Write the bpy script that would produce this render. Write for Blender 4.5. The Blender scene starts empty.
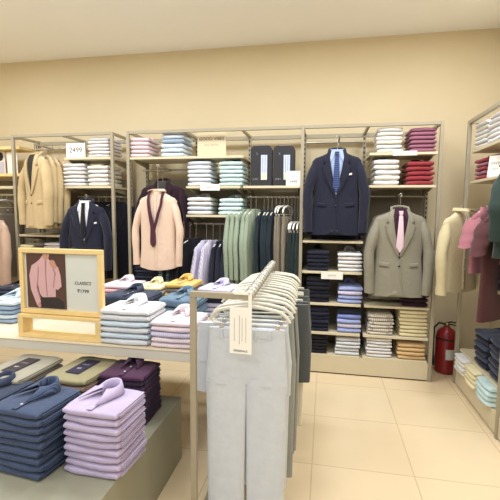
import bpy, math, random
from mathutils import Vector, Matrix
random.seed(7)
PI = math.pi
C = bpy.context.scene.collection
# ---------------------------------------------------------------- camera geometry
FPX, YAW, PIT, ROLL = 396.4, .1876, .0957, .0079
_cy, _sy = math.cos(YAW), math.sin(YAW)
FW = Vector((-_sy*math.cos(PIT), _cy*math.cos(PIT), -math.sin(PIT)))
_R = Vector((_cy, _sy, 0)); _U = _R.cross(FW)
RT = _R*math.cos(ROLL)+_U*math.sin(ROLL); UP = -_R*math.sin(ROLL)+_U*math.cos(ROLL)
CAM = Vector((0, 0, 1.55))
def ray(x, y): return FW+RT*((x-250)/FPX)-UP*((y-250)/FPX)
def at(x, y, Y):
    d = ray(x, y); return CAM+d*(Y/d.y)
def atz(x, y, z):
    d = ray(x, y); return CAM+d*((z-CAM.z)/d.z)
def X(x, Y, y=250): return at(x, y, Y).x
def Z(y, Y, x=250): return at(x, y, Y).z

# ---------------------------------------------------------------- materials
def lin(c):
    return tuple(((v/255)/12.92 if v/255 <= .04045 else ((v/255+.055)/1.055)**2.4) for v in c)+(1,)
MATS = {}
def mat(name, rgb, rough=.6, metal=0, noise=0, nscale=8, bump=0, bscale=60, spec=.5, sheen=0, stripe=None, check=None, alpha=1, trans=0):
    if name in MATS: return MATS[name]
    m = bpy.data.materials.new(name); m.use_nodes = True
    nt = m.node_tree; N = nt.nodes; L = nt.links
    b = N['Principled BSDF']; b.inputs['Roughness'].default_value = rough; b.inputs['Metallic'].default_value = metal
    b.inputs['Specular IOR Level'].default_value = spec
    if sheen: b.inputs['Sheen Weight'].default_value = sheen
    b.inputs['Alpha'].default_value = alpha
    if trans: b.inputs['Transmission Weight'].default_value = trans
    tc = N.new('ShaderNodeTexCoord')
    col = lin(rgb); b.inputs['Base Color'].default_value = col
    src = None
    if stripe:                                   # (rgb, scale, width, axis)
        rgb2, sc, wd, ax = stripe
        sp = N.new('ShaderNodeSeparateXYZ'); L.new(tc.outputs['Object'], sp.inputs[0])
        def band(axis):
            mu = N.new('ShaderNodeMath'); mu.operation = 'MULTIPLY'; mu.inputs[1].default_value = sc; L.new(sp.outputs[axis], mu.inputs[0])
            fr = N.new('ShaderNodeMath'); fr.operation = 'FRACT'; L.new(mu.outputs[0], fr.inputs[0])
            lt = N.new('ShaderNodeMath'); lt.operation = 'LESS_THAN'; lt.inputs[1].default_value = wd; L.new(fr.outputs[0], lt.inputs[0])
            return lt
        lt = band(ax)
        if check:
            l2 = band(check); mx2 = N.new('ShaderNodeMath'); mx2.operation = 'MAXIMUM'; L.new(lt.outputs[0], mx2.inputs[0]); L.new(l2.outputs[0], mx2.inputs[1]); lt = mx2
        mx = N.new('ShaderNodeMix'); mx.data_type = 'RGBA'; mx.inputs['A'].default_value = col; mx.inputs['B'].default_value = lin(rgb2)
        L.new(lt.outputs[0], mx.inputs['Factor']); src = mx.outputs['Result']
    if noise:
        nz = N.new('ShaderNodeTexNoise'); nz.inputs['Scale'].default_value = nscale; nz.inputs['Detail'].default_value = 4
        L.new(tc.outputs['Object'], nz.inputs['Vector'])
        mr = N.new('ShaderNodeMapRange'); mr.inputs['To Min'].default_value = 1-noise; mr.inputs['To Max'].default_value = 1+noise
        L.new(nz.outputs['Fac'], mr.inputs['Value'])
        vm = N.new('ShaderNodeVectorMath'); vm.operation = 'SCALE'
        if src: L.new(src, vm.inputs[0])
        else: vm.inputs[0].default_value = col[:3]
        L.new(mr.outputs[0], vm.inputs['Scale']); src = vm.outputs[0]
    if src: L.new(src, b.inputs['Base Color'])
    if bump:
        nb = N.new('ShaderNodeTexNoise'); nb.inputs['Scale'].default_value = bscale; nb.inputs['Detail'].default_value = 3
        L.new(tc.outputs['Object'], nb.inputs['Vector'])
        bp = N.new('ShaderNodeBump'); bp.inputs['Strength'].default_value = bump; bp.inputs['Distance'].default_value = .01
        L.new(nb.outputs['Fac'], bp.inputs['Height']); L.new(bp.outputs[0], b.inputs['Normal'])
    MATS[name] = m; return m
def fab(name, rgb, **k):
    k.setdefault('noise', .07); k.setdefault('nscale', 25); k.setdefault('bump', .35); k.setdefault('bscale', 22); k.setdefault('sheen', .15)
    return mat('fabric_'+name, rgb, rough=.9, spec=.2, **k)

# ---------------------------------------------------------------- mesh builder
class MB:
    def __init__(s): s.v = []; s.f = []; s.sm = []
    def add(s, vs, fs, smooth=False):
        o = len(s.v); s.v += [tuple(v) for v in vs]; s.f += [tuple(i+o for i in f) for f in fs]; s.sm += [smooth]*len(fs); return s
    def box(s, c, d, rz=0, M=None):
        hx, hy, hz = d[0]/2, d[1]/2, d[2]/2; ca, sa = math.cos(rz), math.sin(rz); vs = []
        for z in (-hz, hz):
            for x, y in ((-hx, -hy), (hx, -hy), (hx, hy), (-hx, hy)):
                p = Vector((x*ca-y*sa, x*sa+y*ca, z))
                if M: p = M @ p
                vs.append((p.x+c[0], p.y+c[1], p.z+c[2]))
        return s.add(vs, [(3, 2, 1, 0), (4, 5, 6, 7), (0, 1, 5, 4), (1, 2, 6, 5), (2, 3, 7, 6), (3, 0, 4, 7)])
    def span(s, a, b):
        return s.box([(a[i]+b[i])/2 for i in range(3)], [abs(b[i]-a[i]) for i in range(3)])
    def loft(s, rings, cap=True, smooth=True, closed=True):
        n = len(rings[0]); vs = [p for r in rings for p in r]; fs = []
        for i in range(len(rings)-1):
            for j in range(n if closed else n-1):
                k = (j+1) % n
                fs.append((i*n+j, i*n+k, (i+1)*n+k, (i+1)*n+j))
        s.add(vs, fs, smooth)
        if cap and closed:
            s.add(rings[0], [tuple(reversed(range(n)))], False); s.add(rings[-1], [tuple(range(n))], False)
        return s
    def tube(s, path, r, n=8, cap=True):
        P = [Vector(p) for p in path]; rings = []; prev = None
        for i, p in enumerate(P):
            t = (P[min(i+1, len(P)-1)]-P[max(i-1, 0)]).normalized()
            if prev is None: u = t.orthogonal().normalized()
            else: u = (prev-t*prev.dot(t)).normalized()
            prev = u; w = t.cross(u); rr = r[i] if isinstance(r, (list, tuple)) else r
            rings.append([p+(u*math.cos(2*PI*k/n)+w*math.sin(2*PI*k/n))*rr for k in range(n)])
        return s.loft(rings, cap)
    def lathe(s, prof, c=(0, 0, 0), n=24):
        return s.loft([[(c[0]+r*math.cos(2*PI*k/n), c[1]+r*math.sin(2*PI*k/n), c[2]+z) for k in range(n)] for r, z in prof])
    def strip(s, A, B, off=.0, th=.004, sub=4, surf=None, smooth=True):
        """a thin cloth piece between polylines A and B of (x,z), laid over surf(x,z)->y"""
        rows = []
        for a, b in zip(A, B):
            rows.append([(a[0]+(b[0]-a[0])*k/sub, a[1]+(b[1]-a[1])*k/sub) for k in range(sub+1)])
        f = [[(x, surf(x, z)-off-th, z) for x, z in r] for r in rows]
        g = [[(x, surf(x, z)-off+.004, z) for x, z in reversed(r)] for r in rows]
        return s.loft([a+b for a, b in zip(f, g)], True, smooth)
    def mesh(s, name):
        me = bpy.data.meshes.new(name); me.from_pydata(s.v, [], s.f); me.update()
        me.polygons.foreach_set('use_smooth', s.sm); return me
    def build(s, name, m, parent=None, bevel=0, sub=0, loc=None):
        me = s.mesh(name); me.materials.append(m)
        # consistent outward normals
        import bmesh
        bm = bmesh.new(); bm.from_mesh(me); bmesh.ops.recalc_face_normals(bm, faces=bm.faces); bm.to_mesh(me); bm.free()
        o = bpy.data.objects.new(name, me); C.objects.link(o)
        if parent: o.parent = parent
        if loc is not None: o.location = loc
        if bevel:
            md = o.modifiers.new('bevel', 'BEVEL'); md.width = bevel; md.segments = 2; md.limit_method = 'ANGLE'
        if sub:
            md = o.modifiers.new('sub', 'SUBSURF'); md.levels = md.render_levels = sub
        return o
def tag(o, label, cat, group=None, kind=None):
    if label: o['label'] = label
    if cat: o['category'] = cat
    if group: o['group'] = group
    if kind: o['kind'] = kind
    return o
def empty(name, loc, rz=0, label=None, cat=None, group=None):
    o = bpy.data.objects.new(name, None); C.objects.link(o); o.location = loc; o.rotation_euler = (0, 0, rz); o.empty_display_size = .05
    return tag(o, label, cat, group)
KIDS = {}
def copy_tree(o, parent=None):
    c = o.copy(); C.objects.link(c)
    if parent: c.parent = parent
    for ch in [k for k in bpy.data.objects if k.parent == o]: copy_tree(ch, c)
    return c
def struct(o): o['kind'] = 'structure'; return o
def text(name, s, size, m, parent, loc, rot=(PI/2, 0, 0), width=None, extrude=.0006, xs=1):
    cu = bpy.data.curves.new(name, 'FONT'); cu.body = s; cu.size = size; cu.align_x = 'CENTER'; cu.align_y = 'CENTER'; cu.extrude = extrude
    t = bpy.data.objects.new('tmp', cu); C.objects.link(t)
    bpy.context.view_layer.update()
    me = bpy.data.meshes.new_from_object(t.evaluated_get(bpy.context.evaluated_depsgraph_get()))
    bpy.data.objects.remove(t); me.materials.clear(); me.materials.append(m)
    o = bpy.data.objects.new(name, me); C.objects.link(o); o.parent = parent; o.location = loc; o.rotation_euler = rot; o.scale = (xs, 1, 1)
    return o
ORD = ['topmost', 'second', 'third', 'fourth', 'fifth', 'sixth', 'seventh', 'eighth', 'ninth', 'tenth', 'eleventh', 'twelfth', 'thirteenth', 'fourteenth', 'fifteenth', 'sixteenth', 'seventeenth', 'eighteenth']

# ---------------------------------------------------------------- colours
M_WALL = mat('wall_paint', (216, 199, 162), .85, noise=.03, nscale=2)
M_CEIL = mat('ceiling_paint', (250, 249, 246), .9, noise=.02, nscale=3)
M_METAL = mat('taupe_powder_coat', (160, 150, 126), .45, noise=.03, nscale=10)
M_SHELF = mat('shelf_cream', (214, 201, 168), .5, noise=.03, nscale=6)
M_SHADE_PANEL = mat('shade_panel_taupe', (142, 130, 106), .7, noise=.04, nscale=4)  # shelf shade on the wall, put into a darker taupe
M_SLOT = mat('slot_black', (40, 36, 30), .7)
M_DARKTRIM = mat('dark_trim', (70, 52, 40), .6)
M_RAIL = mat('rail_steel', (190, 182, 165), .3, metal=.6)
M_TABLE = mat('table_laminate', (224, 210, 182), .45, noise=.03, nscale=5)
M_TEDGE = mat('table_edge', (214, 208, 192), .5, noise=.03)
M_PLAT = mat('platform_grey', (150, 148, 128), .5, noise=.06, nscale=7)
M_PINE = mat('pine_wood', (238, 208, 142), .5, noise=.12, nscale=14)
M_PAPER = mat('paper_white', (240, 236, 224), .6)
M_PAPERG = mat('paper_grey_white', (214, 216, 206), .5)
M_INK = mat('ink_black', (45, 42, 45), .7)
M_INKG = mat('ink_grey', (150, 145, 138), .7)
M_HANG = mat('hanger_cream', (216, 212, 196), .35)
M_HANGW = mat('hanger_white', (235, 232, 222), .35)
M_HOOK = mat('hook_chrome', (200, 196, 188), .25, metal=.9)
M_BTN = mat('button_pearl', (225, 220, 215), .3)
M_BTND = mat('button_dark', (40, 35, 35), .4)
M_TAGB = mat('tag_black', (48, 40, 50), .5)
M_TAGN = mat('tag_navy', (40, 36, 66), .5)

# ---------------------------------------------------------------- room
def floor_mat():
    m = bpy.data.materials.new('floor_tiles'); m.use_nodes = True; nt = m.node_tree; N = nt.nodes; L = nt.links; b = N['Principled BSDF']
    tc = N.new('ShaderNodeTexCoord'); mp = N.new('ShaderNodeMapping'); mp.inputs['Location'].default_value = (.045, .05, 0); L.new(tc.outputs['Object'], mp.inputs['Vector'])
    br = N.new('ShaderNodeTexBrick'); br.offset = 0; br.inputs['Scale'].default_value = 1; br.inputs['Brick Width'].default_value = .6; br.inputs['Row Height'].default_value = .6
    br.inputs['Mortar Size'].default_value = .0035; br.inputs['Color1'].default_value = lin((232, 210, 172)); br.inputs['Color2'].default_value = lin((229, 207, 168)); br.inputs['Mortar'].default_value = lin((208, 184, 144))
    L.new(mp.outputs[0], br.inputs['Vector'])
    nz = N.new('ShaderNodeTexNoise'); nz.inputs['Scale'].default_value = 3; nz.inputs['Detail'].default_value = 5; L.new(tc.outputs['Object'], nz.inputs['Vector'])
    mr = N.new('ShaderNodeMapRange'); mr.inputs['To Min'].default_value = .95; mr.inputs['To Max'].default_value = 1.05; L.new(nz.outputs['Fac'], mr.inputs['Value'])
    vm = N.new('ShaderNodeVectorMath'); vm.operation = 'SCALE'; L.new(br.outputs['Color'], vm.inputs[0]); L.new(mr.outputs[0], vm.inputs['Scale']); L.new(vm.outputs[0], b.inputs['Base Color'])
    b.inputs['Roughness'].default_value = .22; b.inputs['Specular IOR Level'].default_value = .4
    return m
XL, XR, YB, CH = -4.6, 1.66, 4.3, 3.3
struct(MB().span((XL, -2.5, -.1), (XR, YB, 0)).build('floor', floor_mat()))
struct(MB().span((XL, YB, -.1), (XR+.1, YB+.1, CH)).build('wall_back', M_WALL))
struct(MB().span((XR, -2.5, -.1), (XR+.1, YB, CH)).build('wall_right', M_WALL))
struct(MB().span((XL-.1, -2.5, -.1), (XL, YB+.1, CH)).build('wall_left', M_WALL))
struct(MB().span((XL-.1, -2.5, CH), (XR+.1, YB+.1, CH+.1)).build('ceiling', M_CEIL))
M_BASEB = mat('baseboard_paint', (150, 138, 112), .5)
struct(MB().span((.99, YB-.012, 0), (XR, YB, .08)).build('baseboard_back', M_BASEB))
struct(MB().span((XL, YB-.012, 0), (-2.2, YB, .08)).build('trim_1', M_BASEB))

# ---------------------------------------------------------------- wall shelving
YF, YBK = 3.77, 4.185
ZT = 2.35
T = .03
M_SLOTS = mat('slotted_metal', (160, 150, 126), .5, stripe=((40, 36, 30), 22, .5, 'Z'))
def slots(x, y, z0, z1):
    return MB().box((x, y, (z0+z1)/2), (.012, .003, z1-z0))
def unit(label, fx, bx, z0=0):
    """fx: x of the front posts, bx: x of the slotted back posts"""
    u = empty('wall_shelving', ((fx[0]+fx[-1])/2, YF, 0), 0, label, 'shelving unit')
    off = Vector((-(fx[0]+fx[-1])/2, -YF, 0))
    def P(name, mb, m, bevel=.002, par=u):
        mb.v = [(x+off.x, y+off.y, z+off.z) for x, y, z in mb.v]; return mb.build(name, m, par, bevel)
    for x in fx: P('upright', MB().span((x-T/2, YF, 0), (x+T/2, YF+T, ZT)), M_METAL)
    for x in bx:
        P('slotted_upright', MB().span((x-.014, YBK-.015, 0), (x+.014, YBK+.015, ZT)), M_METAL)
        P('slots', slots(x, YBK-.0166, .25, 2.32), M_SLOTS, 0)
        P('top_arm', MB().span((x-.012, YF+T, ZT-T), (x+.012, YBK-.015, ZT-.004)), M_METAL)
    P('top_bar', MB().span((fx[0]+T/2, YF+.002, ZT-T), (fx[-1]-T/2, YF+T, ZT)), M_METAL)
    P('top_bar', MB().span((bx[0], YBK-.012, ZT-.05), (bx[-1], YBK+.012, ZT-.01)), M_METAL)
    return u, P
def shelf(P, x0, x1, z, m=None, strip=None, y0=None):
    y0 = y0 or YF+.012
    P('shelf', MB().span((x0, y0, z-.022), (x1, YBK-.02, z)), m or M_SHELF)
    for x in (x0+.03, x1-.03):
        b = MB()
        b.add([(x-.004, YBK-.02, z-.024), (x+.004, YBK-.02, z-.024), (x+.004, y0+.05, z-.024), (x-.004, y0+.05, z-.024),
               (x-.004, YBK-.02, z-.085), (x+.004, YBK-.02, z-.085), (x+.004, y0+.05, z-.04), (x-.004, y0+.05, z-.04)],
              [(0, 1, 2, 3), (4, 7, 6, 5), (0, 3, 7, 4), (1, 5, 6, 2), (3, 2, 6, 7), (0, 4, 5, 1)])
        P('bracket', b, M_METAL, 0)
def rail(P, x0, x1, z, y):
    P('hang_rail', MB().tube([(x0, y, z), (x1, y, z)], .011, 10), M_RAIL, 0)
    for x in (x0+.012, x1-.012): P('rail_bracket', MB().tube([(x, y, z), (x, YBK-.01, z)], .007, 6), M_RAIL, 0)
def faceout(P, x, z, y0, y1):
    P('face_out_arm', MB().tube([(x, y1, z), (x, y0, z), (x, y0-.004, z+.018)], .009, 8), M_RAIL, 0)
BX = [-1.965, -1.386, -.804, -.228, .36, .965]
U2, P2 = unit('long taupe metal wall shelving unit of five bays on back wall', [-1.98, -.228, .975], BX)
P2('shade_panel', MB().span((BX[0], YBK+.017, .17), (BX[-1], YBK+.03, 1.9)), M_SHADE_PANEL, 0)  # sheet added to colour in the shade behind the shelves
P2('plinth', MB().span((-1.965, YF+.012, .012), (.96, YBK+.01, .165)), M_SHELF)
P2('plinth_foot', MB().span((-1.96, YF+.02, 0), (.955, YBK, .0118)), M_DARKTRIM, 0)
ZS = [2.09, 1.80, 1.517, 1.287, .995, .69, .405, .187]
E_ = .017
shelf(P2, BX[0], -.79, ZS[0])                                  # bays 1-2 top
shelf(P2, -1.37, -.82, ZS[1]); shelf(P2, -1.37, -.82, ZS[2])
shelf(P2, -.79, -.245, ZS[1])
shelf(P2, -1.96, -1.40, ZS[5])
for z in ZS[3:8]: shelf(P2, -.211, .345, z)
for z in (ZS[0], ZS[1], ZS[5], ZS[6], ZS[7]): shelf(P2, .375, .95, z)
rail(P2, -1.95, -1.41, 1.985, 4.05); faceout(P2, -1.63, 1.985, 3.70, 4.05)
rail(P2, -1.36, -.83, 1.425, 3.98)
rail(P2, -.785, -.245, 1.70, 3.98)
rail(P2, -.205, .34, 2.235, 4.05); faceout(P2, .105, 2.235, 3.80, 4.05)
rail(P2, .375, .945, 1.71, 4.05); faceout(P2, .66, 1.71, 3.78, 4.05)
U1, P1 = unit('two-bay taupe metal shelving unit left of the long wall unit', [-3.31, -2.156], [-3.31, -2.73, -2.156])
P1('shade_panel', MB().span((-3.31, YBK+.017, .17), (-2.156, YBK+.03, 1.9)), M_SHADE_PANEL, 0)  # shade behind this unit's shelves, likewise painted as a taupe sheet
P1('plinth', MB().span((-3.295, YF+.012, .012), (-2.17, YBK+.01, .165)), M_SHELF)
shelf(P1, -2.71, -2.175, 2.10); shelf(P1, -2.71, -2.175, 1.805)
shelf(P1, -3.29, -2.75, ZS[3]); shelf(P1, -3.29, -2.75, ZS[4])
rail(P1, -3.29, -2.75, 2.235, 4.05); faceout(P1, -3.02, 2.235, 3.76, 4.05)
rail(P1, -2.71, -2.18, 1.70, 4.0); faceout(P1, -2.47, 1.70, 3.80, 4.0)

# ---------------------------------------------------------------- folded shirts
def sp(v, e): return math.copysign(abs(v)**e, v)
def slab(mb, w, d, t, z0, nx=10, nr=14, ez=.75, puff=0, seed=0, cx=0, cy=0):
    rnd = random.Random(seed); ph = [rnd.uniform(0, 6) for _ in range(4)]
    rings = []
    for i in range(nx+1):
        a = -PI/2+PI*i/nx; x = w/2*sp(math.sin(a), .5); k = abs(math.cos(a))**.28; k2 = abs(math.cos(a))**.12
        k = max(k, .5); k2 = max(k2, .955)
        r = []
        for j in range(nr):
            th = 2*PI*j/nr+PI/nr
            y = d/2*k2*sp(math.cos(th), .3); z = t/2*k*sp(math.sin(th), ez)
            z += .0012*math.sin(x*40+ph[0]+y*25)*(t/.03)
            x2 = x+.002*math.sin(y*30+ph[1]); y2 = y+.003*math.sin(x*28+ph[2])
            if z > 0 and puff: z += puff*(1-(2*y/d)**2)*(1-(2*x/w)**2)
            r.append((cx+x2, cy+y2, z0+t/2+z))
        rings.append(r)
    return mb.loft(rings)
def shirt_body(w, d, t, seed, near=False):
    m = MB(); nx, nr = (16, 20) if near else (8, 12)
    rnd = random.Random(seed)
    slab(m, w, d, t*.985, 0, nx, nr, .42, .0008, seed)
    if near:
        for i, (zz, dw) in enumerate(((.08, .004), (.36, .0065), (.64, .003))):
            slab(m, w+2*dw+rnd.uniform(-.003, .003), d-.03, t*.25, t*zz, 12, 12, .7, 0, seed+i+1, 0, .01)
    return m
def collar_mb(r=.043, h=.058, leaf=.082, open_=.34):
    m = MB(); n = 32; rows = [[], [], [], [], []]
    for i in range(n+1):
        a = -PI/2+open_+(2*PI-2*open_)*i/n          # opening faces -Y
        c, s = math.cos(a), math.sin(a); sx = math.copysign(1, c)
        back = .5+.5*s; e = (1-back)**5; e2 = (1-back)**2
        hh = h*(.62+.38*back)
        rows[0].append((r*c, r*.95*s, 0))
        rows[1].append((r*.97*c, r*.92*s, hh*.95))
        rows[2].append((r*1.06*c, r*1.0*s, hh))
        rows[3].append(((r*1.2)*c+sx*.02*e2, (r*1.12)*s-leaf*.45*e2*.9, hh*.66))
        rows[4].append(((r*1.38)*c+sx*leaf*.55*e, (r*1.26)*s-leaf*1.0*e-.01*e2, .004+hh*.04*back))
    vs = sum(rows, []); L_ = n+1; fs = []
    for k in range(4):
        for i in range(n): fs.append((k*L_+i, k*L_+i+1, (k+1)*L_+i+1, (k+1)*L_+i))
    m.add(vs, fs, True); return m
def add_collar(parent, m, z, y, sc=1, rx=0, rz=0):
    o = collar_mb().build('collar', m, parent)
    o.location = (0, y, z); o.scale = (sc, sc, sc); o.rotation_euler = (rx, 0, rz)
    md = o.modifiers.new('thick', 'SOLIDIFY'); md.thickness = .003; md.offset = 1
    return o
NSTACK = [0]
MESHES = {}
def folded(label, group, loc, rz, w, d, t, m, seed, near=False, collar=False, name='folded_shirt', buttons=False, cs=1, cy=None):
    key = (round(w, 3), round(d, 3), round(t, 4), seed % 4, near)
    if key not in MESHES:
        o = shirt_body(w, d, t, seed % 4*7+1, near).build(name, m); MESHES[key] = o.data; mesh = o.data; mesh.materials.clear(); mesh.materials.append(None)
        bpy.data.objects.remove(o)
    o = bpy.data.objects.new(name, MESHES[key]); C.objects.link(o); o.location = loc; o.rotation_euler = (0, 0, rz)
    o.material_slots[0].link = 'OBJECT'; o.material_slots[0].material = m
    tag(o, label, 'shirt', group)
    if collar:
        y = d*.5-.075*cs if cy is None else cy
        add_collar(o, m, t-.001, y, cs, -.06, -.32 if near and loc[1] < 1.8 else random.uniform(-.1, .1))
        if near:
            pl = MB().box((0, (y-.055*cs-d/2)/2+.002, t+.0035), (.026, abs(-d/2-(y-.055*cs))-.015, .002)); pl.build('placket', m, o, .0008)
            for k in range(2):
                MB().lathe([(.0, 0), (.0055, 0), (.0055, .0018), (0, .002)], (0, y-.075*cs-k*.07, t+.0044), 12).build('button', M_BTN, o)
        else:
            MB().box((0, -.03, t+.001), (.02, d*.55, .002)).build('placket', m, o)
    return o
def stack(where, x0, x1, ytop, ybase, n, mats, group, Y=3.80, zb=None, d=.3, rz=0, near=False, col='', name='folded_shirt', topcollar=True, w=None, noun='folded shirt', jit=1):
    """a pile of n folded garments; x0..x1 is its width as seen at depth Y, zb its shelf height"""
    ym = ybase; a = at(x0, ym, Y); b = at(x1, ym, Y); w = w or (b.x-a.x); zt = at((x0+x1)/2, ytop, Y).z
    zb = a.z if zb is None else zb
    t = (zt-zb)/n; cx = (a.x+b.x)/2; z = zb+.0008
    if not isinstance(mats, (list, tuple)): mats = [mats]
    NSTACK[0] += 1
    for i in range(n):
        k = n-1-i
        m = mats[k % len(mats)]
        jx = random.uniform(-.005, .005)*jit; jy = random.uniform(-.006, .004)*jit
        lab = lab_of(m, noun, k, where)
        folded(lab.strip(), group, (cx+jx, Y+d/2+jy, z), rz+random.uniform(-.03, .03)*jit, w, d, t*.97, m, random.randrange(99), near, collar=(k == 0 and topcollar), name=name, cs=min(1, w/.27))
        z += t
CW = dict(white='white', offw='off-white', pinkst='pink striped', bluewhite='blue and white', skyw='pale sky blue', teal='pale teal', teal2='pale mint', greyblue='grey-blue', navy='navy', navy2='deep navy', black='black', blue='light blue', blue2='mid blue', whitegrey='cool white', mauve='mauve', red='bright red', dpurp='dark plum', check='cream checked', yellow='pale yellow', tan='tan', cream='cream', grey='grey', whst='white striped', lilac='lilac', indigo='indigo', plum='plum', plum2='dark violet', stone='stone grey', olive='khaki', tbrown='taupe brown', pinkw='pale pink', mustard='mustard', steel='steel blue', ltblue='dusty blue', lav='lavender striped', slate='slate navy', pinkp='plain pink')
CWM = {}
def lab_of(m, noun, k, where):
    c = CWM.get(m.name, 'folded'); noun = noun.replace('folded ', '')
    l = ('topmost %s %s, %s' % (c, noun, where)) if k == 0 else ('%s %s, %s down, %s' % (c, noun, ORD[k], where))
    if not 4 <= len(l.split()) <= 16: print('LONG', l)
    return l
F = dict(
 white=fab('white', (226, 226, 226)), offw=fab('off_white', (232, 226, 208)), pinkst=fab('pink_stripe', (236, 214, 214), stripe=((215, 180, 188), 90, .3, 'X')),
 bluewhite=fab('pale_blue_stripe', (224, 230, 236), stripe=((170, 192, 214), 80, .3, 'Z')), skyw=fab('sky', (206, 220, 228)),
 teal=fab('pale_teal', (200, 224, 222)), teal2=fab('pale_teal_check', (214, 232, 230), stripe=((170, 204, 206), 70, .25, 'X')),
 greyblue=fab('grey_blue', (150, 168, 184)), navy=fab('navy', (36, 38, 54)), navy2=fab('deep_navy', (28, 28, 46)), black=fab('black', (30, 28, 34)),
 blue=fab('light_blue', (160, 172, 218)), blue2=fab('mid_blue', (126, 138, 196)), whitegrey=fab('cool_white', (212, 214, 216)),
 mauve=fab('mauve', (152, 98, 116)), red=fab('red', (150, 54, 60)), dpurp=fab('dark_plum', (56, 30, 44)),
 check=fab('cream_check', (232, 224, 206), stripe=((176, 168, 160), 55, .22, 'X'), check='Y'), yellow=fab('pale_yellow', (232, 220, 178)), tan=fab('tan', (216, 182, 130)),
 cream=fab('cream', (236, 222, 178)), grey=fab('grey', (120, 112, 104)), whst=fab('white_fine_stripe', (236, 230, 222), stripe=((190, 182, 182), 90, .3, 'X')),
 lilac=fab('lilac', (186, 172, 198)), indigo=fab('indigo_dot', (56, 68, 90), stripe=((84, 98, 130), 150, .3, 'X')), plum=fab('plum', (72, 38, 66)), plum2=fab('dark_violet', (52, 36, 60)),
 stone=fab('stone', (160, 155, 138)), olive=fab('khaki_olive', (150, 142, 108)), tbrown=fab('taupe_brown', (146, 122, 108)),
 pinkw=fab('pale_pink_stripe', (236, 222, 222), stripe=((214, 196, 210), 110, .3, 'X')), mustard=fab('mustard', (222, 184, 106)), steel=fab('steel_blue', (104, 128, 148)),
 ltblue=fab('dusty_blue', (150, 170, 196)), lav=fab('lavender_stripe', (214, 208, 224), stripe=((176, 170, 206), 80, .25, 'X')), slate=fab('slate_navy', (54, 62, 82)), pinkp=fab('pink_plain', (228, 172, 178)),
)
# long unit, bay 1 and 2
for k_, v_ in F.items(): CWM[v_.name] = CW[k_]
stack('pink striped pile at the left end of the top shelf', 130.5, 148, 137, 156, 5, [F['pinkst']], 'pink striped shirts on the top shelf', zb=ZS[0], col='pink striped')
stack('pile right of the pink striped shirts', 161, 183, 129.5, 155, 6, [F['skyw'], F['bluewhite'], F['greyblue'], F['bluewhite'], F['skyw'], F['bluewhite']], 'pale blue shirts on the top shelf', zb=ZS[0], col='pale blue')
stack('white-blue pile below the lettered card', 187.5, 210, 160.5, 186, 6, [F['bluewhite'], F['white']], 'white and blue shirts below the lettered card', zb=ZS[1], col='white and blue')
stack('pale teal pile left of the black boxes', 219, 242, 161, 186, 6, [F['teal'], F['teal2']], 'pale teal shirts left of the black boxes', zb=ZS[1], col='pale teal')
stack('pile directly above the black hanging suits', 187, 210, 197, 215, 4, [F['white'], F['whst'], F['bluewhite']], 'white shirts above the hanging rail', zb=ZS[2], col='white')
stack('mint pile left of the sage sweaters', 218.5, 241.5, 198, 215, 4, [F['teal2'], F['teal']], 'mint shirts above the hanging rail', zb=ZS[2], col='pale mint')
stack('navy pile under the peach shirt', 135, 157, 267, 310, 9, [F['navy'], F['slate']], 'navy folded trousers under the peach shirt', zb=ZS[5], col='navy', name='folded_trousers', topcollar=False, noun='folded trousers')
stack('grey-blue pile under the peach shirt', 158, 181, 268, 310, 9, [F['greyblue'], F['steel']], 'grey-blue folded trousers under the peach shirt', zb=ZS[5], col='grey-blue', name='folded_trousers', topcollar=False, noun='folded trousers')
# bay 4
stack('navy pile on the second shelf under the navy blazer', 306, 328, 251, 272, 5, [F['navy'], F['navy2']], 'navy shirts under the navy blazer', zb=ZS[4], col='navy')
stack('white pile on the second shelf under the navy blazer', 338, 362, 253, 272, 5, [F['white'], F['whst']], 'white shirts under the navy blazer', zb=ZS[4], col='white')
stack('tall black pile on the third shelf under the blazer', 305.5, 329, 278, 304, 6, [F['black'], F['navy2']], 'black shirts on the third shelf', zb=ZS[5], col='black')
stack('light blue pile beside the tall black pile', 338, 362, 287, 304, 4, [F['blue'], F['lav'], F['blue']], 'light blue shirts on the third shelf', zb=ZS[5], col='light blue')
stack('dark navy pile on the fourth shelf under the blazer', 305.5, 328, 308, 333, 6, [F['navy2'], F['navy']], 'dark navy shirts on the fourth shelf', zb=ZS[6], col='dark navy')
stack('blue pile beside the dark navy pile', 337, 360.5, 310, 333, 5, [F['navy'], F['blue2'], F['blue'], F['lav'], F['blue']], 'blue shirts on the fourth shelf', zb=ZS[6], col='blue')
stack('black pile on the lowest shelf by the rack', 305, 327, 336, 356, 5, [F['black']], 'black shirts on the lowest shelf', zb=ZS[7], col='black')
stack('cool white pile on the lowest shelf beside black ones', 335, 359, 338.5, 356, 5, [F['whitegrey']], 'cool white shirts on the lowest shelf', zb=ZS[7], col='cool white')
# bay 5
stack('white pile on the top shelf beside mauve shirts', 377, 402, 127, 152, 6, [F['white'], F['offw']], 'white shirts beside the mauve shirts', zb=ZS[0], col='white')
stack('mauve pile at the right end of the top shelf', 410, 436, 127, 152, 6, [F['mauve']], 'mauve shirts on the top shelf', zb=ZS[0], col='mauve')
stack('white pile beside the bright red shirts', 374, 399, 159, 184, 5, [F['white'], F['offw']], 'white shirts beside the red shirts', zb=ZS[1], col='white')
stack('bright red pile above the grey blazer', 407.5, 434, 161, 184, 5, [F['red']], 'red shirts above the grey blazer', zb=ZS[1], col='bright red')
stack('checked pile below the grey blazer', 368, 393, 315, 337, 6, [F['check']], 'checked shirts below the grey blazer', zb=ZS[6], col='cream checked')
stack('pale yellow pile above the tan shirts', 399, 426.5, 311, 338, 7, [F['yellow'], F['cream']], 'pale yellow shirts above the tan shirts', zb=ZS[6], col='pale yellow')
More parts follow.
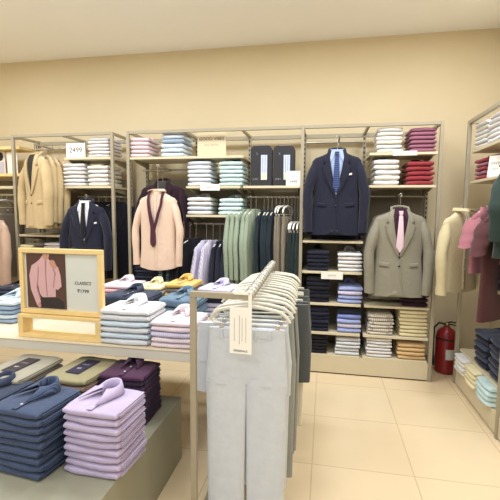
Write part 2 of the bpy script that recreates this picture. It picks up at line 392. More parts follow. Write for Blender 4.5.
stack('white striped pile on the lowest shelf beside tan shirts', 366, 391, 338.5, 359, 6, [F['whst'], F['white']], 'white striped shirts on the lowest shelf', zb=ZS[7], col='white striped', topcollar=False)
stack('tan pile at the right end of the lowest shelf', 397.5, 425, 344, 361, 4, [F['tan']], 'tan shirts on the lowest shelf', zb=ZS[7], col='tan')
stack('dark plum pile just under the grey blazer hem', 402, 428, 289, 308, 4, [F['dpurp']], 'dark plum shirts under the grey blazer', zb=ZS[5], col='dark plum')
# left unit
stack('pile right of the price card 2499', 88, 108.5, 137, 157, 6, [F['white'], F['whst']], 'white shirts beside the price card', zb=2.10, col='white')
stack('pile below the price card 2499', 63, 83.5, 163, 186, 6, [F['whst'], F['white'], F['whst']], 'white striped shirts below the price card', zb=1.805, col='white striped')
stack('off-white pile by the post above the navy suit', 87.5, 107.5, 165, 185, 5, [F['offw'], F['white']], 'off-white shirts above the navy suit', zb=1.805, col='off-white')
stack('cream pile at the left behind the framed picture', 16.5, 33.5, 245, 271, 6, [F['cream']], 'cream shirts behind the framed picture', zb=ZS[4], col='cream')
stack('grey pile under the beige blazer', 34.5, 43.5, 243, 271, 5, [F['grey']], 'grey shirts under the beige blazer', zb=ZS[4], col='grey', topcollar=False)
stack('white pile behind the top of the framed picture', 44.5, 59.5, 243, 271, 6, [F['white'], F['pinkst']], 'white shirts behind the framed picture', zb=ZS[4], col='white')

# ---------------------------------------------------------------- cards and boxes on the wall unit
def card(label, p, w, h, lines, name='price_card', m=None, th=.003, rz=0, rx=0, group=None, cat='sign'):
    o = MB().box((0, 0, h/2), (w, th, h)).build(name, m or M_PAPER, None, .0006); o.location = p; o.rotation_euler = (rx, 0, rz)
    tag(o, label, cat, group)
    for s, sz, z, ink in lines: text('lettering', s, sz, ink, o, (0, -th/2-.0002, z))
    return o
def strip_at(label, x0, x1, y0, y1, dz=0):
    a, b = at(x0, y1, YF), at(x1, y0, YF)
    o = card(label, ((a.x+b.x)/2, YF+.008, a.z), b.x-a.x, b.z-a.z, [], 'shelf_label')
    text('lettering', 'SLIM FIT', .022, M_INKG, o, (0, -.002, (b.z-a.z)/2)); return o
strip_at('small cream shelf label under the white-blue pile', 200, 219.5, 184, 190.5)
strip_at('small cream shelf label under the navy and white piles', 321, 343, 272.5, 279)
strip_at('small cream shelf label under the topmost white pile beside mauve', 393, 417.5, 150.5, 155.5)
a = at(197.5, 154, 3.86); b = at(226, 131, 3.86)
o = card('clear lettered card standing on the top shelf near its middle', ((a.x+b.x)/2, 3.86, ZS[0]+.001), b.x-a.x, b.z-ZS[0], [('GOOD VIBES', .044, .175, M_INK), ('NEW RETAIL', .026, .115, M_INKG)], 'acrylic_sign', mat('acrylic', (218, 202, 166), .3))
o['category'] = 'sign'
a = at(66.5, 155.5, YF+.03); b = at(85, 143, YF+.03)
card('white price card reading 2499 on the left unit', ((a.x+b.x)/2, YF+.03, 2.101), b.x-a.x, b.z-2.10, [('2499', .075, .075, M_INK)])
a = at(286, 184, YF+.03); b = at(301, 171, YF+.03)
card('small white price card in front of the right black box', ((a.x+b.x)/2, YF+.025, ZS[1]+.001), b.x-a.x, b.z-ZS[1], [('4999', .034, .035, M_INK), ('SHIRT', .02, .085, M_INKG)])
M_BOX = mat('box_black', (34, 32, 36), .55, noise=.05)
M_WIN = mat('box_window_shirt', (160, 172, 196), .35, stripe=((205, 212, 226), 45, .5, 'X'), noise=.2, nscale=30)
def gift_box(label, x0, x1):
    Y = YF+.06; a = at(x0, 184, Y); b = at(x1, 145.5, Y); w = b.x-a.x; h = b.z-ZS[1]
    r = empty('shirt_gift_box', ((a.x+b.x)/2, Y, ZS[1]+.001), 0, label, 'box', 'black gift boxes on the shelf')
    c = .035; prof = [(-w/2, 0), (w/2, 0), (w/2, h-c), (w/2-c*.35, h-c*.3), (w/2-c, h), (-w/2+c, h), (-w/2+c*.35, h-c*.3), (-w/2, h-c)]
    m = MB().loft([[(x, 0, z) for x, z in prof], [(x, .09, z) for x, z in prof]], True, False); m.build('carton', M_BOX, r, .002)
    MB().box((w*.14, -.001, h*.46), (w*.30, .004, h*.62)).build('window', M_WIN, r, .001)
    MB().box((w*.14, -.0035, h*.24), (w*.27, .003, h*.17)).build('label_tag', mat('tag_lime', (222, 226, 190), .6), r, .001)
    MB().box((0, .045, h+.004), (w*.42, .012, .012)).build('handle', mat('handle_grey', (130, 128, 124), .5), r, .003)
    text('lettering', 'SHIRT', .022, M_INKG, r, (-w*.26, -.0008, h*.17))
    text('emblem', 'S', .028, M_INKG, r, (-w*.2, -.0008, h*.8))
gift_box('left black windowed shirt gift box on the shelf', 250.5, 272)
gift_box('right black windowed shirt gift box on the shelf', 272.8, 295)

# ---------------------------------------------------------------- hangers and garments
def hanger(name, label, loc, rz, m, w=.40, drop=.10, group=None, thick=.009, bar=False, clips=False, hr=.016):
    """origin at the rail centre; the arms lie along local x"""
    r = empty(name, loc, rz, label, 'hanger', group)
    pts = [(hr*math.cos(a), 0, hr*math.sin(a)) for a in [math.radians(q) for q in range(200, -91, -20)]]
    pts = [(-p[0], 0, p[2]) for p in pts][::-1]
    pts = [(hr*math.sin(math.radians(q)), 0, hr*math.cos(math.radians(q))) for q in range(-110, 181, 20)]
    pts += [(0.002, 0, -hr-.012), (0, 0, -drop+.01)]
    MB().tube(pts, .0024, 6).build('hook', M_HOOK, r)
    arm = []
    for i in range(17):
        u = -1+2*i/16; arm.append((u*w/2*(1 if abs(u) < .95 else .97), 0, -drop-.034*abs(u)**1.6-.034*max(0, (abs(u)-.72)/.28)**1.5))
    rr = [thick*(.75 if abs(-1+2*i/16) > .9 else 1) for i in range(17)]
    mb = MB(); mb.tube(arm, rr, 8); mb.build('shoulder_bar', m, r)
    if bar or clips:
        b = MB().tube([(-w/2+.012, 0, -drop-.06), (-w/2+.02, 0, -drop-.085), (w/2-.02, 0, -drop-.085), (w/2-.012, 0, -drop-.06)], .0035, 6); b.build('cross_bar', m, r)
    if clips:
        for s in (-1, 1): MB().box((s*w*.34, 0, -drop-.097), (.02, .016, .034)).build('clip', M_HOOK, r, .002)
    return r
def body_fn(hwk, L, kind):
    """half width and half depth of a hanging garment at height z (0 neck, -L hem)"""
    sh = hwk
    def hw(z):
        t = -z
        pts = [(0, .07), (.018, .085), (.04, sh*.6), (.062, sh*.88), (.09, sh), (.14, sh*.985), (.25, sh*.96), (.42, sh*.90 if kind == 'jacket' else sh*.94), (.55, sh*.95), (max(L, .56), sh*1.03)]
        for (a0, b0), (a1, b1) in zip(pts, pts[1:]):
            if t <= a1: return b0+(b1-b0)*(t-a0)/(a1-a0)
        return pts[-1][1]
    def hd(z, D):
        t = -z
        pts = [(0, .5), (.03, .7), (.08, .9), (.2, 1), (.42, .85), (max(L, .5), 1)]
        for (a0, b0), (a1, b1) in zip(pts, pts[1:]):
            if t <= a1: return D*(b0+(b1-b0)*(t-a0)/(a1-a0))
        return D
    return hw, hd
def garment(name, label, cat, loc, rz, m, kind='jacket', hwk=.215, L=.74, D=.06, slv=.60, group=None, m2=None, tie=None, inner=None, simple=False, seed=1, pocket=None, slvr=.055, neckdrop=0):
    r = empty(name, loc, rz, label, cat, group)
    rnd = random.Random(seed)
    hw, hd = body_fn(hwk, L, kind); EX = 2.5
    nr = 20 if simple else 40; nz = 12 if simple else 22
    ph = [rnd.uniform(0, 6) for _ in range(4)]; amp = .10 if kind != 'jacket' else .05
    def surf(x, z):
        z_ = min(0, z); k = min(.98, abs(x)/hw(z_)); return -hd(z_, D)*(1-k**EX)**(1/EX)
    rings = []
    zs = [-.0, -.01, -.022, -.04, -.062, -.09, -.13]+[-.13-(L-.13)*(i+1)/nz for i in range(nz)]
    for z in zs:
        ring = []; f = min(1, -z/L)
        for j in range(nr):
            th = 2*PI*j/nr; x = hw(z)*sp(math.cos(th), 2/EX); y = hd(z, D)*sp(math.sin(th), 2/EX)
            g = 1+amp*f*(math.sin(5*th+ph[0]+z*5)*.6+math.sin(9*th+ph[1])*.4)
            zz = z
            if kind in ('jacket',) and z <= -L+1e-6 and y < 0: zz = z+.05*max(0, 1-abs(x)/.09)
            if kind in ('shirt',) and z <= -L+1e-6: zz = z-.03*max(0, 1-(x/hw(z))**2)
            ring.append((x, y*g if not simple or True else y, zz))
        rings.append(ring)
    MB().loft(rings).build('body', m, r)
    for s in (-1, 1):
        n = 8 if simple else 14; path = []; rr = []
        for i in range(n+1):
            t = i/n
            x = hwk*.84+.075*min(1, t*2.2)-.012*max(0, t-.4)*2; z = -.085-slv*t; y = -.0-.03*math.sin(t*PI*.6)*(1 if slv > .4 else .3)
            if kind == 'tee': x = hwk*.86+.11*t
            path.append((s*x, y, z)); q = slvr*(.55+.45*min(1, t*6))*(1-.22*t)
            rr.append(q*(1+.05*math.sin(t*17+ph[2]+s)))
        mb = MB(); rings = []
        for p, q in zip(path, rr):
            rings.append([(p[0]+q*.78*math.cos(2*PI*k/12), p[1]+q*1.0*math.sin(2*PI*k/12), p[2]+.35*q*(-s)*math.cos(2*PI*k/12)*(0 if slv > .4 else 1)) for k in range(12)])
        sl = mb.loft(rings).build('sleeve', m, r)
        if kind == 'jacket' and not simple:
            for k in range(3): MB().lathe([(0, 0), (.005, 0), (.005, .003), (0, .003)], (s*(hwk*.84+.03), -.045, -.085-slv+.03+k*.018), 8).build('cuff_button', M_BTND, sl)
        elif kind == 'shirt' and not simple:
            p = path[-1]; q = rr[-1]*1.06
            mb = MB(); mb.loft([[(p[0]+q*.8*math.cos(2*PI*k/12), p[1]+q*math.sin(2*PI*k/12), p[2]+dz) for k in range(12)] for dz in (.05, -.008)]); mb.build('cuff', m, sl)
    if simple:
        if kind == 'jacket' or kind == 'shirt':
            for s in (-1, 1):
                A = [(s*.02, -.0), (s*.045, -.1), (s*.004, -.3)]; B = [(s*.08, -.012), (s*.10, -.12), (s*.012, -.31)]
                MB().strip(A, B, .001, .004, 3, surf).build('lapel' if kind == 'jacket' else 'collar', m, r)
        return r
    def lerp(P, n=14):
        out = []; seg = len(P)-1
        for i in range(n+1):
            t = i/n*seg; k = min(int(t), seg-1); u = t-k; out.append((P[k][0]+(P[k+1][0]-P[k][0])*u, P[k][1]+(P[k+1][1]-P[k][1])*u))
        return out
    if kind == 'jacket':
        VZ = -.40
        if inner:
            A = lerp([(-.062, .012), (-.06, -.1), (-.03, -.25), (-.003, VZ)]); B = [(-x, z) for x, z in A]
            MB().strip(A, B, .001, .003, 8, surf).build('shirt_front', inner, r)
            for s in (-1, 1):
                A = lerp([(s*.012, -.008), (s*.016, -.05), (s*.052, -.10)]); B = lerp([(s*.055, .018), (s*.068, -.02), (s*.06, -.10)])
                MB().strip(A, B, .005, .005, 3, surf).build('shirt_collar', inner, r)
        else:
            A = lerp([(-.055, .0), (-.05, -.12), (-.003, VZ)]); B = [(-x, z) for x, z in A]
            MB().strip(A, B, .0, .002, 6, surf).build('lining', M_SLOT, r)
        # collar roll behind neck
        cb = MB().tube([(-.075, -.02, -.012), (-.07, .02, .018), (-.035, .045, .028), (0, .05, .03), (.035, .045, .028), (.07, .02, .018), (.075, -.02, -.012)], .012, 8); cb.build('collar', m2 or m, r)
        for s in (-1, 1):
            A = lerp([(s*.050, .012), (s*.062, -.06), (s*.045, -.2), (s*.004, VZ)], 24)
            B = lerp([(s*.085, -.010), (s*.118, -.11), (s*.098, -.125), (s*.128, -.14), (s*.105, -.24), (s*.055, -.34), (s*.012, VZ-.01)], 24)
            MB().strip(A, B, .008, .004, 4, surf).build('lapel', m2 or m, r)
            A = lerp([(s*.085, -.475), (s*.165, -.467)], 4); B = lerp([(s*.087, -.512), (s*.167, -.505)], 4)
            MB().strip(A, B, .002, .005, 3, surf).build('pocket_flap', m, r)
        # front edge seam
        ed = MB(); pth = [(.012, VZ), (.016, -.5), (.02, -.6), (.05, -L+.01)]
        A = lerp(pth, 12); ed.strip([(x, z) for x, z in A], [(x-.012, z) for x, z in A], .002, .004, 2, surf); ed.build('front_edge', m2 or m, r)
        for z in (VZ-.02, VZ-.10): MB().lathe([(0, 0), (.009, 0), (.009, .003), (0, .004)], (0, 0, 0), 12).build('button', M_BTND, r, loc=(0.0, surf(0, z)-.007, z)).rotation_euler = (PI/2, 0, 0)
        if pocket:
            A = lerp([(.09, -.215), (.135, -.205)], 3); B = lerp([(.092, -.232), (.137, -.222)], 3)
            MB().strip(A, B, .003, .006, 2, surf).build('pocket_square', pocket, r)
    elif kind == 'shirt':
        o = collar_mb(.060, .036, .045, .42).build('collar', m, r); o.location = (0, 0, -.004)
        md = o.modifiers.new('thick', 'SOLIDIFY'); md.thickness = .003
        A = lerp([(-.016, -.03), (-.016, -L+.0)]); B = lerp([(.016, -.03), (.016, -L+.0)])
        MB().strip(A, B, .001, .003, 2, surf).build('placket', m, r)
        for k in range(6): MB().lathe([(0, 0), (.0055, 0), (.0055, .002), (0, .003)], (0, 0, 0), 10).build('button', M_BTN, r, loc=(0, surf(0, -.08-k*.095)-.005, -.08-k*.095)).rotation_euler = (PI/2, 0, 0)
    elif kind == 'tee':
        n = 16; rings = []
        MB().tube([(.062*math.cos(a), .035*math.sin(a)-.0, .0-.014*(1-math.sin(a))) for a in [2*PI*i/20 for i in range(21)]], .006, 8).build('neckband', m, r)
    if tie:
        t, style = tie
        if style == 'knotted':
            A = lerp([(-.018, -.012), (-.013, -.05), (-.016, -.06), (-.034, -.33), (0, -.38)], 16); B = lerp([(.018, -.012), (.013, -.05), (.016, -.06), (.034, -.33), (0.001, -.38)], 16)
            MB().strip(A, B, .010, .006, 4, surf).build('tie', t, r)
            MB().box((0, surf(0, -.03)-.02, -.03), (.034, .014, .036)).build('tie_knot', t, r, .006)
    return r
def trousers(label, loc, rz, m, w=.36, L=.98, D=.035, group=None, name='trousers', legf=.5, seed=0):
    r = empty(name, loc, rz, label, 'trousers', group); rnd = random.Random(seed); ph = rnd.uniform(0, 6)
    cr = min(.26, L*.55)
    rings = []
    for i in range(10):
        z = -cr*i/9; hw_ = w/2*(.93+.1*i/9); d = D*(.8+.5*i/9)
        rings.append([(hw_*sp(math.cos(2*PI*k/32), .7), d*sp(math.sin(2*PI*k/32), .7)*(1-.55*math.exp(-(math.cos(2*PI*k/32)*5)**2)*(i/9))+.002*math.sin(k*1.3+ph+i*.4), z) for k in range(32)])
    MB().loft(rings).build('seat_panel', m, r)
    for s in (-1, 1):
        rings = []
        for i in range(14):
            t = i/13; z = -cr*.9-(L-cr*.9)*t; hw_ = w/4*(1.04-.10*t*(L/.98)); cx = s*(w/4+.001)
            rings.append([(cx+hw_*sp(math.cos(2*PI*k/20), .8), D*1.15*(1-.1*t)*sp(math.sin(2*PI*k/20), .8)+.0025*math.sin(k*1.9+ph+t*5), z) for k in range(20)])
        MB().loft(rings).build('leg', m, r)
    rings = [[(w/2*.945*sp(math.cos(2*PI*k/32), .7), (D*.8+.003)*sp(math.sin(2*PI*k/32), .7), z) for k in range(32)] for z in (.002, -.036)]
    wb = MB().loft(rings).build('waistband', m, r)
    for x in (-.3, -.12, .12, .3): MB().box((x*w, -D*.8-.005, -.019), (.009, .005, .042)).build('belt_loop', m, wb)
    MB().lathe([(0, 0), (.007, 0), (.007, .003), (0, .004)], (0, 0, 0), 10).build('button', M_BTN, r, loc=(0, -D*.8-.004, -.018)).rotation_euler = (PI/2, 0, 0)
    return r
W_NAVY = fab('suit_navy', (36, 37, 52)); W_BLACK = fab('suit_black', (28, 27, 35)); W_BEIGE = fab('suit_beige', (196, 172, 128), noise=.1, nscale=60)
W_GREY = fab('suit_grey', (140, 134, 116), noise=.12, nscale=90); W_SHIRTB = fab('shirt_blue_inner', (160, 176, 206)); W_TIEB = fab('tie_blue', (46, 54, 86), stripe=((80, 100, 150), 60, .4, 'Z'))
W_PEACH = fab('peach', (224, 198, 176), stripe=((226, 190, 164), 60, .25, 'X')); W_MAROON = fab('maroon_dark', (46, 27, 34)); W_TIEM = fab('tie_maroon', (76, 40, 52))
W_SAGE = fab('sage', (148, 160, 138)); W_TEALD = fab('dark_teal', (32, 44, 52)); W_TAUPE = fab('taupe', (136, 126, 108)); W_DGREEN = fab('dark_green', (36, 48, 47))
W_PLUMS = fab('plum_shirt', (60, 34, 50)); W_PINKT = fab('pink_tie', (226, 196, 204))
def hung(x, ytop, Y, rail_z, gname, glabel, gcat, hlabel, rz=0, hm=None, dy=0, drop=None, hw_=.31, ghang='hangers', **k):
    """one hanger on a rail or arm, and the garment on it"""
    zt = Z(ytop, Y, x) if ytop else None
    px = at(x, ytop or 200, Y).x
    dr = (rail_z-zt-.0) if zt else .1
    hanger('garment_hanger', hlabel, (px, Y, rail_z+.0), rz, hm or M_HANG, w=hw_, drop=max(.05, dr+.004), hr=.0125, thick=.0065)
    return garment(gname, glabel, gcat, (px, Y, rail_z-dr+.012), rz, **k)
# navy blazer, bay 4
hung(337, 152.5, 3.80, 2.235, 'blazer', 'navy blazer over light blue shirt and blue tie', 'blazer', 'hanger holding the navy blazer with the blue tie', m=W_NAVY, kind='jacket', hwk=.222, L=.77, D=.07, slv=.66, inner=W_SHIRTB, tie=(W_TIEB, 'knotted'), pocket=F['white'], slvr=.066)
hung(338, 156, 4.0, 2.235, 'blazer', 'black blazer hanging behind the navy blazer', 'blazer', 'hanger behind the navy blazer', m=W_BLACK, kind='jacket', hwk=.235, L=.84, D=.05, slv=.68, simple=True, slvr=.06)
# grey blazer, bay 5
hung(400, 211, 3.74, 1.71, 'blazer', 'grey tweed blazer over plum shirt and pink tie', 'blazer', 'hanger holding the grey tweed blazer', m=W_GREY, kind='jacket', hwk=.218, L=.78, D=.07, slv=.67, inner=W_PLUMS, tie=(W_PINKT, 'knotted'), slvr=.066)
hung(398, 211, 3.98, 1.71, 'blazer', 'grey blazer hanging just behind the tweed blazer', 'blazer', 'hanger just behind the tweed blazer', m=W_GREY, kind='jacket', hwk=.24, L=.86, D=.05, slv=.62, simple=True, slvr=.06)
# peach shirt and dark garment, bay 1
pr_ = hung(158, 193, 3.64, 1.985, 'dress_shirt', 'peach dress shirt with loose maroon tie around its collar', 'shirt', 'hanger holding the peach dress shirt', m=W_PEACH, kind='shirt', hwk=.195, L=.73, D=.065, slv=.62, slvr=.048, rz=-.06)
ti = MB()
hw_, hd_ = body_fn(.20, .74, 'shirt')
def sf(x, z):
    k = min(.98, abs(x)/hw_(min(0, z))); return -hd_(min(0, z), .065)*(1-k**2.5)**(1/2.5)
def ln(P, n=14):
    out = []; seg = len(P)-1
    for i in range(n+1):
        t = i/n*seg; k = min(int(t), seg-1); u = t-k; out.append((P[k][0]+(P[k+1][0]-P[k][0])*u, P[k][1]+(P[k+1][1]-P[k][1])*u))
    return out
ti.strip(ln([(.066, .004), (.055, -.12), (-.005, -.3), (-.03, -.38)]), ln([(.084, -.006), (.078, -.12), (.022, -.3), (-.002, -.38)]), .012, .005, 3, sf)
ti.strip(ln([(-.084, -.006), (-.075, -.15), (-.045, -.34), (-.052, -.50), (-.022, -.535)]), ln([(-.064, .004), (-.045, -.15), (-.002, -.34), (.012, -.50), (-.02, -.536)]), .017, .005, 4, sf)
ti = ti.build('necktie', W_TIEM); ti.parent = pr_
hung(163, 183, 3.92, 1.985, 'blazer', 'dark maroon blazer hanging behind the peach shirt', 'blazer', 'hanger holding the dark maroon blazer', m=W_MAROON, kind='jacket', hwk=.24, L=.80, D=.06, slv=.6, rz=0, slvr=.06)
# left unit
hung(36, 156, 3.70, 2.235, 'blazer', 'beige blazer hanging in front at the far left', 'blazer', 'hanger holding the front beige blazer', m=W_BEIGE, kind='jacket', hwk=.185, L=.76, D=.07, slv=.64, rz=-.35, slvr=.062, inner=None)
for i in range(3):
    px = [47, 53, 60][i]; n_ = ['nearest the front beige blazer', 'second right of the front beige blazer', 'farthest right beside the shelf of shirts'][i]
    hung(px, 157+2*i, 3.84+.08*i, 2.235, 'blazer', 'beige blazer, '+n_, 'blazer', 'hanger of the beige blazer '+n_, m=W_BEIGE, kind='jacket', hwk=.19, L=.76, D=.04, slv=.62, rz=-.6, simple=True, slvr=.045)
hung(86, 203, 3.74, 1.70, 'blazer', 'navy suit jacket over white shirt and dark tie', 'blazer', 'hanger holding the navy suit jacket at left', m=W_NAVY, kind='jacket', hwk=.20, L=.80, D=.065, slv=.62, inner=F['white'], tie=(W_BLACK, 'knotted'), pocket=F['white'], slvr=.058, rz=.1)
for i in range(4):
    px = [93, 99, 106, 119][i]; n_ = ['first behind the navy suit jacket', 'second behind the navy suit jacket', 'third behind the navy suit jacket', 'in the gap between the two units'][i]
    hung(px, 203, [3.92, 3.97, 4.0, 4.02][i], 1.70, 'blazer', 'dark suit jacket, '+n_, 'blazer', 'hanger of the dark jacket '+n_, m=W_BLACK, kind='jacket', hwk=.2, L=.84, D=.035, slv=.62, rz=[.9, .9, .8, .35][i], simple=True, slvr=.045)

# hanging rows of bays 2 and 3
def row(xs, ytop, Y, rz_, name, cat, col, where, m, L, kind='shirt', rail_z=1.7, hm=None, w=.4, hwk=.2, D=.022, slv=.6, grp=None, mats=None):
    for i, x in enumerate(xs):
        n_ = (['leftmost', 'second', 'third', 'fourth', 'fifth', 'sixth', 'seventh'][i]) + (' from the left' if i else '')
        g = '%s, %s of those %s' % (col, n_, where)
        hg = '%s white-hooked hanger, holding a %s' % (n_, col) if cat != 'trousers' else '%s hanger of those %s' % (n_, where)
        zt = Z(ytop, Y, x); px = at(x, ytop, Y).x; mm = mats[i] if mats else m; r_ = rz_+random.uniform(-.07, .07)
        if kind == 'trousers':
            hanger('garment_hanger', hg, (px, Y, rail_z), r_, hm or M_HANG, w=.34, drop=max(.04, rail_z-zt-.06), hr=.0125, clips=True)
            trousers(g, (px, Y, zt-.045), r_, mm, w=.34, L=L, D=.02, group=grp, seed=i)
        else:
            hanger('garment_hanger', hg, (px, Y, rail_z), r_, hm or M_HANG, w=hwk*1.6, drop=rail_z-zt+.002, hr=.0125, thick=.0065)
            garment(name, g, cat, (px, Y, zt+.01), r_, mm, kind, hwk, L, D, slv, grp, simple=True, seed=i+3, slvr=D*1.25)
row([184.5, 190, 196], 239, 3.84, .8, 'blazer', 'blazer', 'black jacket', 'right of the peach shirt', W_BLACK, .82, 'jacket', 1.425, M_HANGW, hwk=.19)
row([206.5, 213], 241, 3.86, 1.1, 'dress_shirt', 'shirt', 'pale lavender striped shirt', 'beside the black jackets', F['lav'], .76, 'shirt', 1.425, M_HANGW, hwk=.17)
row([220, 224.5, 229], 242, 3.90, 1.35, 'blazer', 'blazer', 'navy jacket', 'left of the sage sweaters', W_NAVY, .8, 'jacket', 1.425, M_HANGW, hwk=.17)
row([236, 241, 246, 251, 256], 210, 3.90, 1.2, 'sweater', 'sweater', 'sage green sweater', 'hanging under the black boxes', W_SAGE, .78, 'shirt', 1.70, M_HANG, hwk=.18, D=.022)
row([264, 268, 272, 276], 211, 3.93, 1.3, 'sweater', 'sweater', 'dark teal sweater', 'beside the sage sweaters', W_TEALD, .82, 'shirt', 1.70, M_HANG, hwk=.18, D=.017)
row([280, 284, 288], 212, 3.93, 1.35, 'trousers', 'trousers', 'taupe trousers', 'with white clips beside the teal sweaters', W_TAUPE, .85, 'trousers', 1.70, M_HANGW)
row([291.5, 294.5, 297.5, 300], 228, 3.93, 1.4, 'trousers', 'trousers', 'dark green trousers', 'next to the tall middle post', W_DGREEN, .85, 'trousers', 1.70, M_HANGW)

# ---------------------------------------------------------------- far left wooden shelving
u = empty('wooden_shelving', (-3.85, YF, 0), 0, 'pine-shelved wall bay at the far left edge', 'shelving unit')
def PW(name, a, b, m): 
    mb = MB().span(a, b); mb.v = [(x+3.85, y-YF, z) for x, y, z in mb.v]; return mb.build(name, m, u, .002)
PW('shelf', (-4.4, 3.86, Z(152, 3.9, 2)-.0), (-3.2+.0, YBK-.02, Z(152, 3.9, 2)+.02), M_PINE) if False else None
zA, zB, zC = Z(146.5, 3.9, 5), Z(173.5, 3.9, 5), Z(186, 3.9, 5)
for z, m in ((zA, M_PINE), (zB, M_PINE), (zC, M_SHELF)): PW('shelf', (-4.45, 3.9, z-.03), (-3.335, YBK-.02, z), m)
PW('side_panel', (-4.48, 3.86, 0), (-4.45, YBK, 2.32), M_METAL)
PW('shade_panel', (-4.45, YBK+.0, .1), (-3.33, YBK+.02, 1.9), M_SHADE_PANEL)  # same shade-coloured sheet carried on behind this bay
PW('slotted_upright', (-3.37, YBK-.02, 0), (-3.34, YBK, 2.32), M_METAL)
PW('hang_rail', (-4.45, 4.0, 1.715), (-3.335, 4.02, 1.735), M_RAIL)
PW('top_bar', (-4.48, YF+.1, 2.32), (-3.335, YF+.13, 2.35), M_METAL)
PW('plinth', (-4.45, 3.86, 0), (-3.335, YBK, .16), M_SHELF)
# portrait print standing on the pine shelf
px0 = X(-24, 4.0, 160); px1 = X(5.5, 4.0, 160)
r = empty('portrait_print', ((px0+px1)/2, 4.0, zB), 0, 'framed portrait print on the pine shelf at far left', 'picture')
w_ = px1-px0; h_ = zA-.04-zB
MB().box((0, 0, h_/2+.001), (w_, .012, h_)).build('backing', mat('print_pale', (222, 210, 200), .5), r, .001)
MB().lathe([(0, -.05), (.035, -.04), (.05, 0), (.04, .04), (0, .055)], (0, 0, 0), 16).build('hair', M_SLOT, r, loc=(w_*.32, -.008, h_*.78)).scale = (1, .08, 1)
MB().box((w_*.3, -.008, h_*.3), (.12, .004, h_*.5)).build('figure', mat('print_grey', (190, 186, 196), .5), r, .02)
o = MB().box((0, 0, .12), (.13, .004, .24)).build('blank_card', M_PAPER, None, .001); o.location = (X(10, 3.95, 160)+.02, 3.96, zB+.001); tag(o, 'blank white card beside the left front post', 'sign')
for i, (px, c, n_) in enumerate(((-4, W_BLACK, 'black'), (1.5, W_TAUPE, 'taupe'), (6.5, W_TAUPE, 'grey-brown'))):
    X_ = at(px, 200, 4.01).x
    hanger('garment_hanger', 'hanger of the %s trousers at the far left edge' % n_, (X_, 4.01, 1.725), 1.2, M_HANG, w=.34, drop=.06, clips=True, hr=.0125)
    trousers('%s trousers hanging at the far left edge' % n_, (X_, 4.01, 1.725-.16), 1.2, c if n_ != 'grey-brown' else fab('greybrown', (120, 108, 90)), w=.34, L=.8, D=.025, seed=i)
X_ = at(0, 222, 3.72).x
hanger('garment_hanger', 'hanger of the dusty pink jacket at the left edge', (X_, 3.72, 1.50), -.5, M_HANG, w=.26, drop=.07, hr=.0125, thick=.006)
garment('jacket', 'dusty pink jacket hanging low at the far left edge', 'jacket', (X_, 3.72, 1.44), -.5, fab('dusty_pink', (186, 156, 134)), 'jacket', .17, .7, .05, .58, slvr=.05, simple=True)
PW('face_out_arm', (X_-.008, 3.70, 1.492), (X_+.008, YBK, 1.508), M_RAIL)

# ---------------------------------------------------------------- display table
TZ = .78; TY0 = atz(100, 345, TZ).y; TX1 = atz(197, 352, TZ).x+.005; TX0 = -3.6; TY1 = 3.2
tb = empty('display_table', ((TX0+TX1)/2, TY0, 0), 0, 'large pale display table carrying rows of folded shirts', 'table')
ox = (TX0+TX1)/2
MB().span((TX0-ox, 0, TZ-.008), (TX1-ox, TY1-TY0, TZ)).build('tabletop', M_TABLE, tb, .002)
MB().span((TX0-ox, .004, TZ-.062), (TX1-ox-.003, TY1-TY0-.004, TZ-.0085)).build('apron', M_TEDGE, tb, .002)
for x in (TX0+.06, TX1-.035):
    for y in (.9, TY1-TY0-.04) if x > -1 else (.04, TY1-TY0-.04): MB().span((x-.02-ox, y-.02, 0), (x+.02-ox, y+.02, TZ-.063)).build('leg', M_METAL, tb, .002)
# low platform
PZ = .40; c = atz(181.5, 397, PZ); PX1, PY1 = c.x, c.y
pf = empty('low_platform', (PX1-.9, 1.3, 0), 0, 'low grey display platform under the front of the table', 'platform')
MB().span((-.9, -.25, PZ-.02), (.9, PY1-1.3, PZ)).build('platform_top', M_PLAT, pf, .002)
MB().span((-.898, -.248, 0), (.898, PY1-1.302, PZ-.0205)).build('platform_base', M_PLAT, pf, .002)

def near_stack(where, fl, fr, zt, n, zb, mats, col, group, w, d, rz, collar=True, tagm=None, cs=1, noun='folded shirt', Y=None, cx=None, cy=None):
    """fl/fr: seen front-left and front-right corners of the top; zt its height"""
    if cx is None:
        a, b = atz(fl[0], fl[1], zt), atz(fr[0], fr[1], zt)
        mid = (a+b)/2; dirn = math.atan2(b.y-a.y, b.x-a.x) if rz is None else rz
        cx = mid.x-math.sin(dirn)*d/2; cy = mid.y+math.cos(dirn)*d/2; w = w or (b-a).length
    else: dirn = rz
    t = (zt-zb)/n; z = zb+.0008
    for i in range(n):
        k = n-1-i; m = mats[k % len(mats)]
        lab = lab_of(m, noun, k, where)
        o = folded(lab, group, (cx+random.uniform(-.004, .004), cy+random.uniform(-.006, .002)*(k > 0), z), dirn+random.uniform(-.025, .025)*(k > 0), w, d, t*.97, m, random.randrange(99), True, collar and k == 0, cs=cs)
        if tagm and k == 0:
            tg = MB().box((.0, .0, t+.004), (.085, .19, .003)).build('fabric_tag', tagm, o, .001)
            text('lettering', 'TRIM', .022, M_INKG, tg, (0, .02, t+.0057), (0, 0, 0)); text('lettering', 'FIT', .02, M_PAPER, tg, (0, -.035, t+.0057), (0, 0, 0))
        z += t
    return z
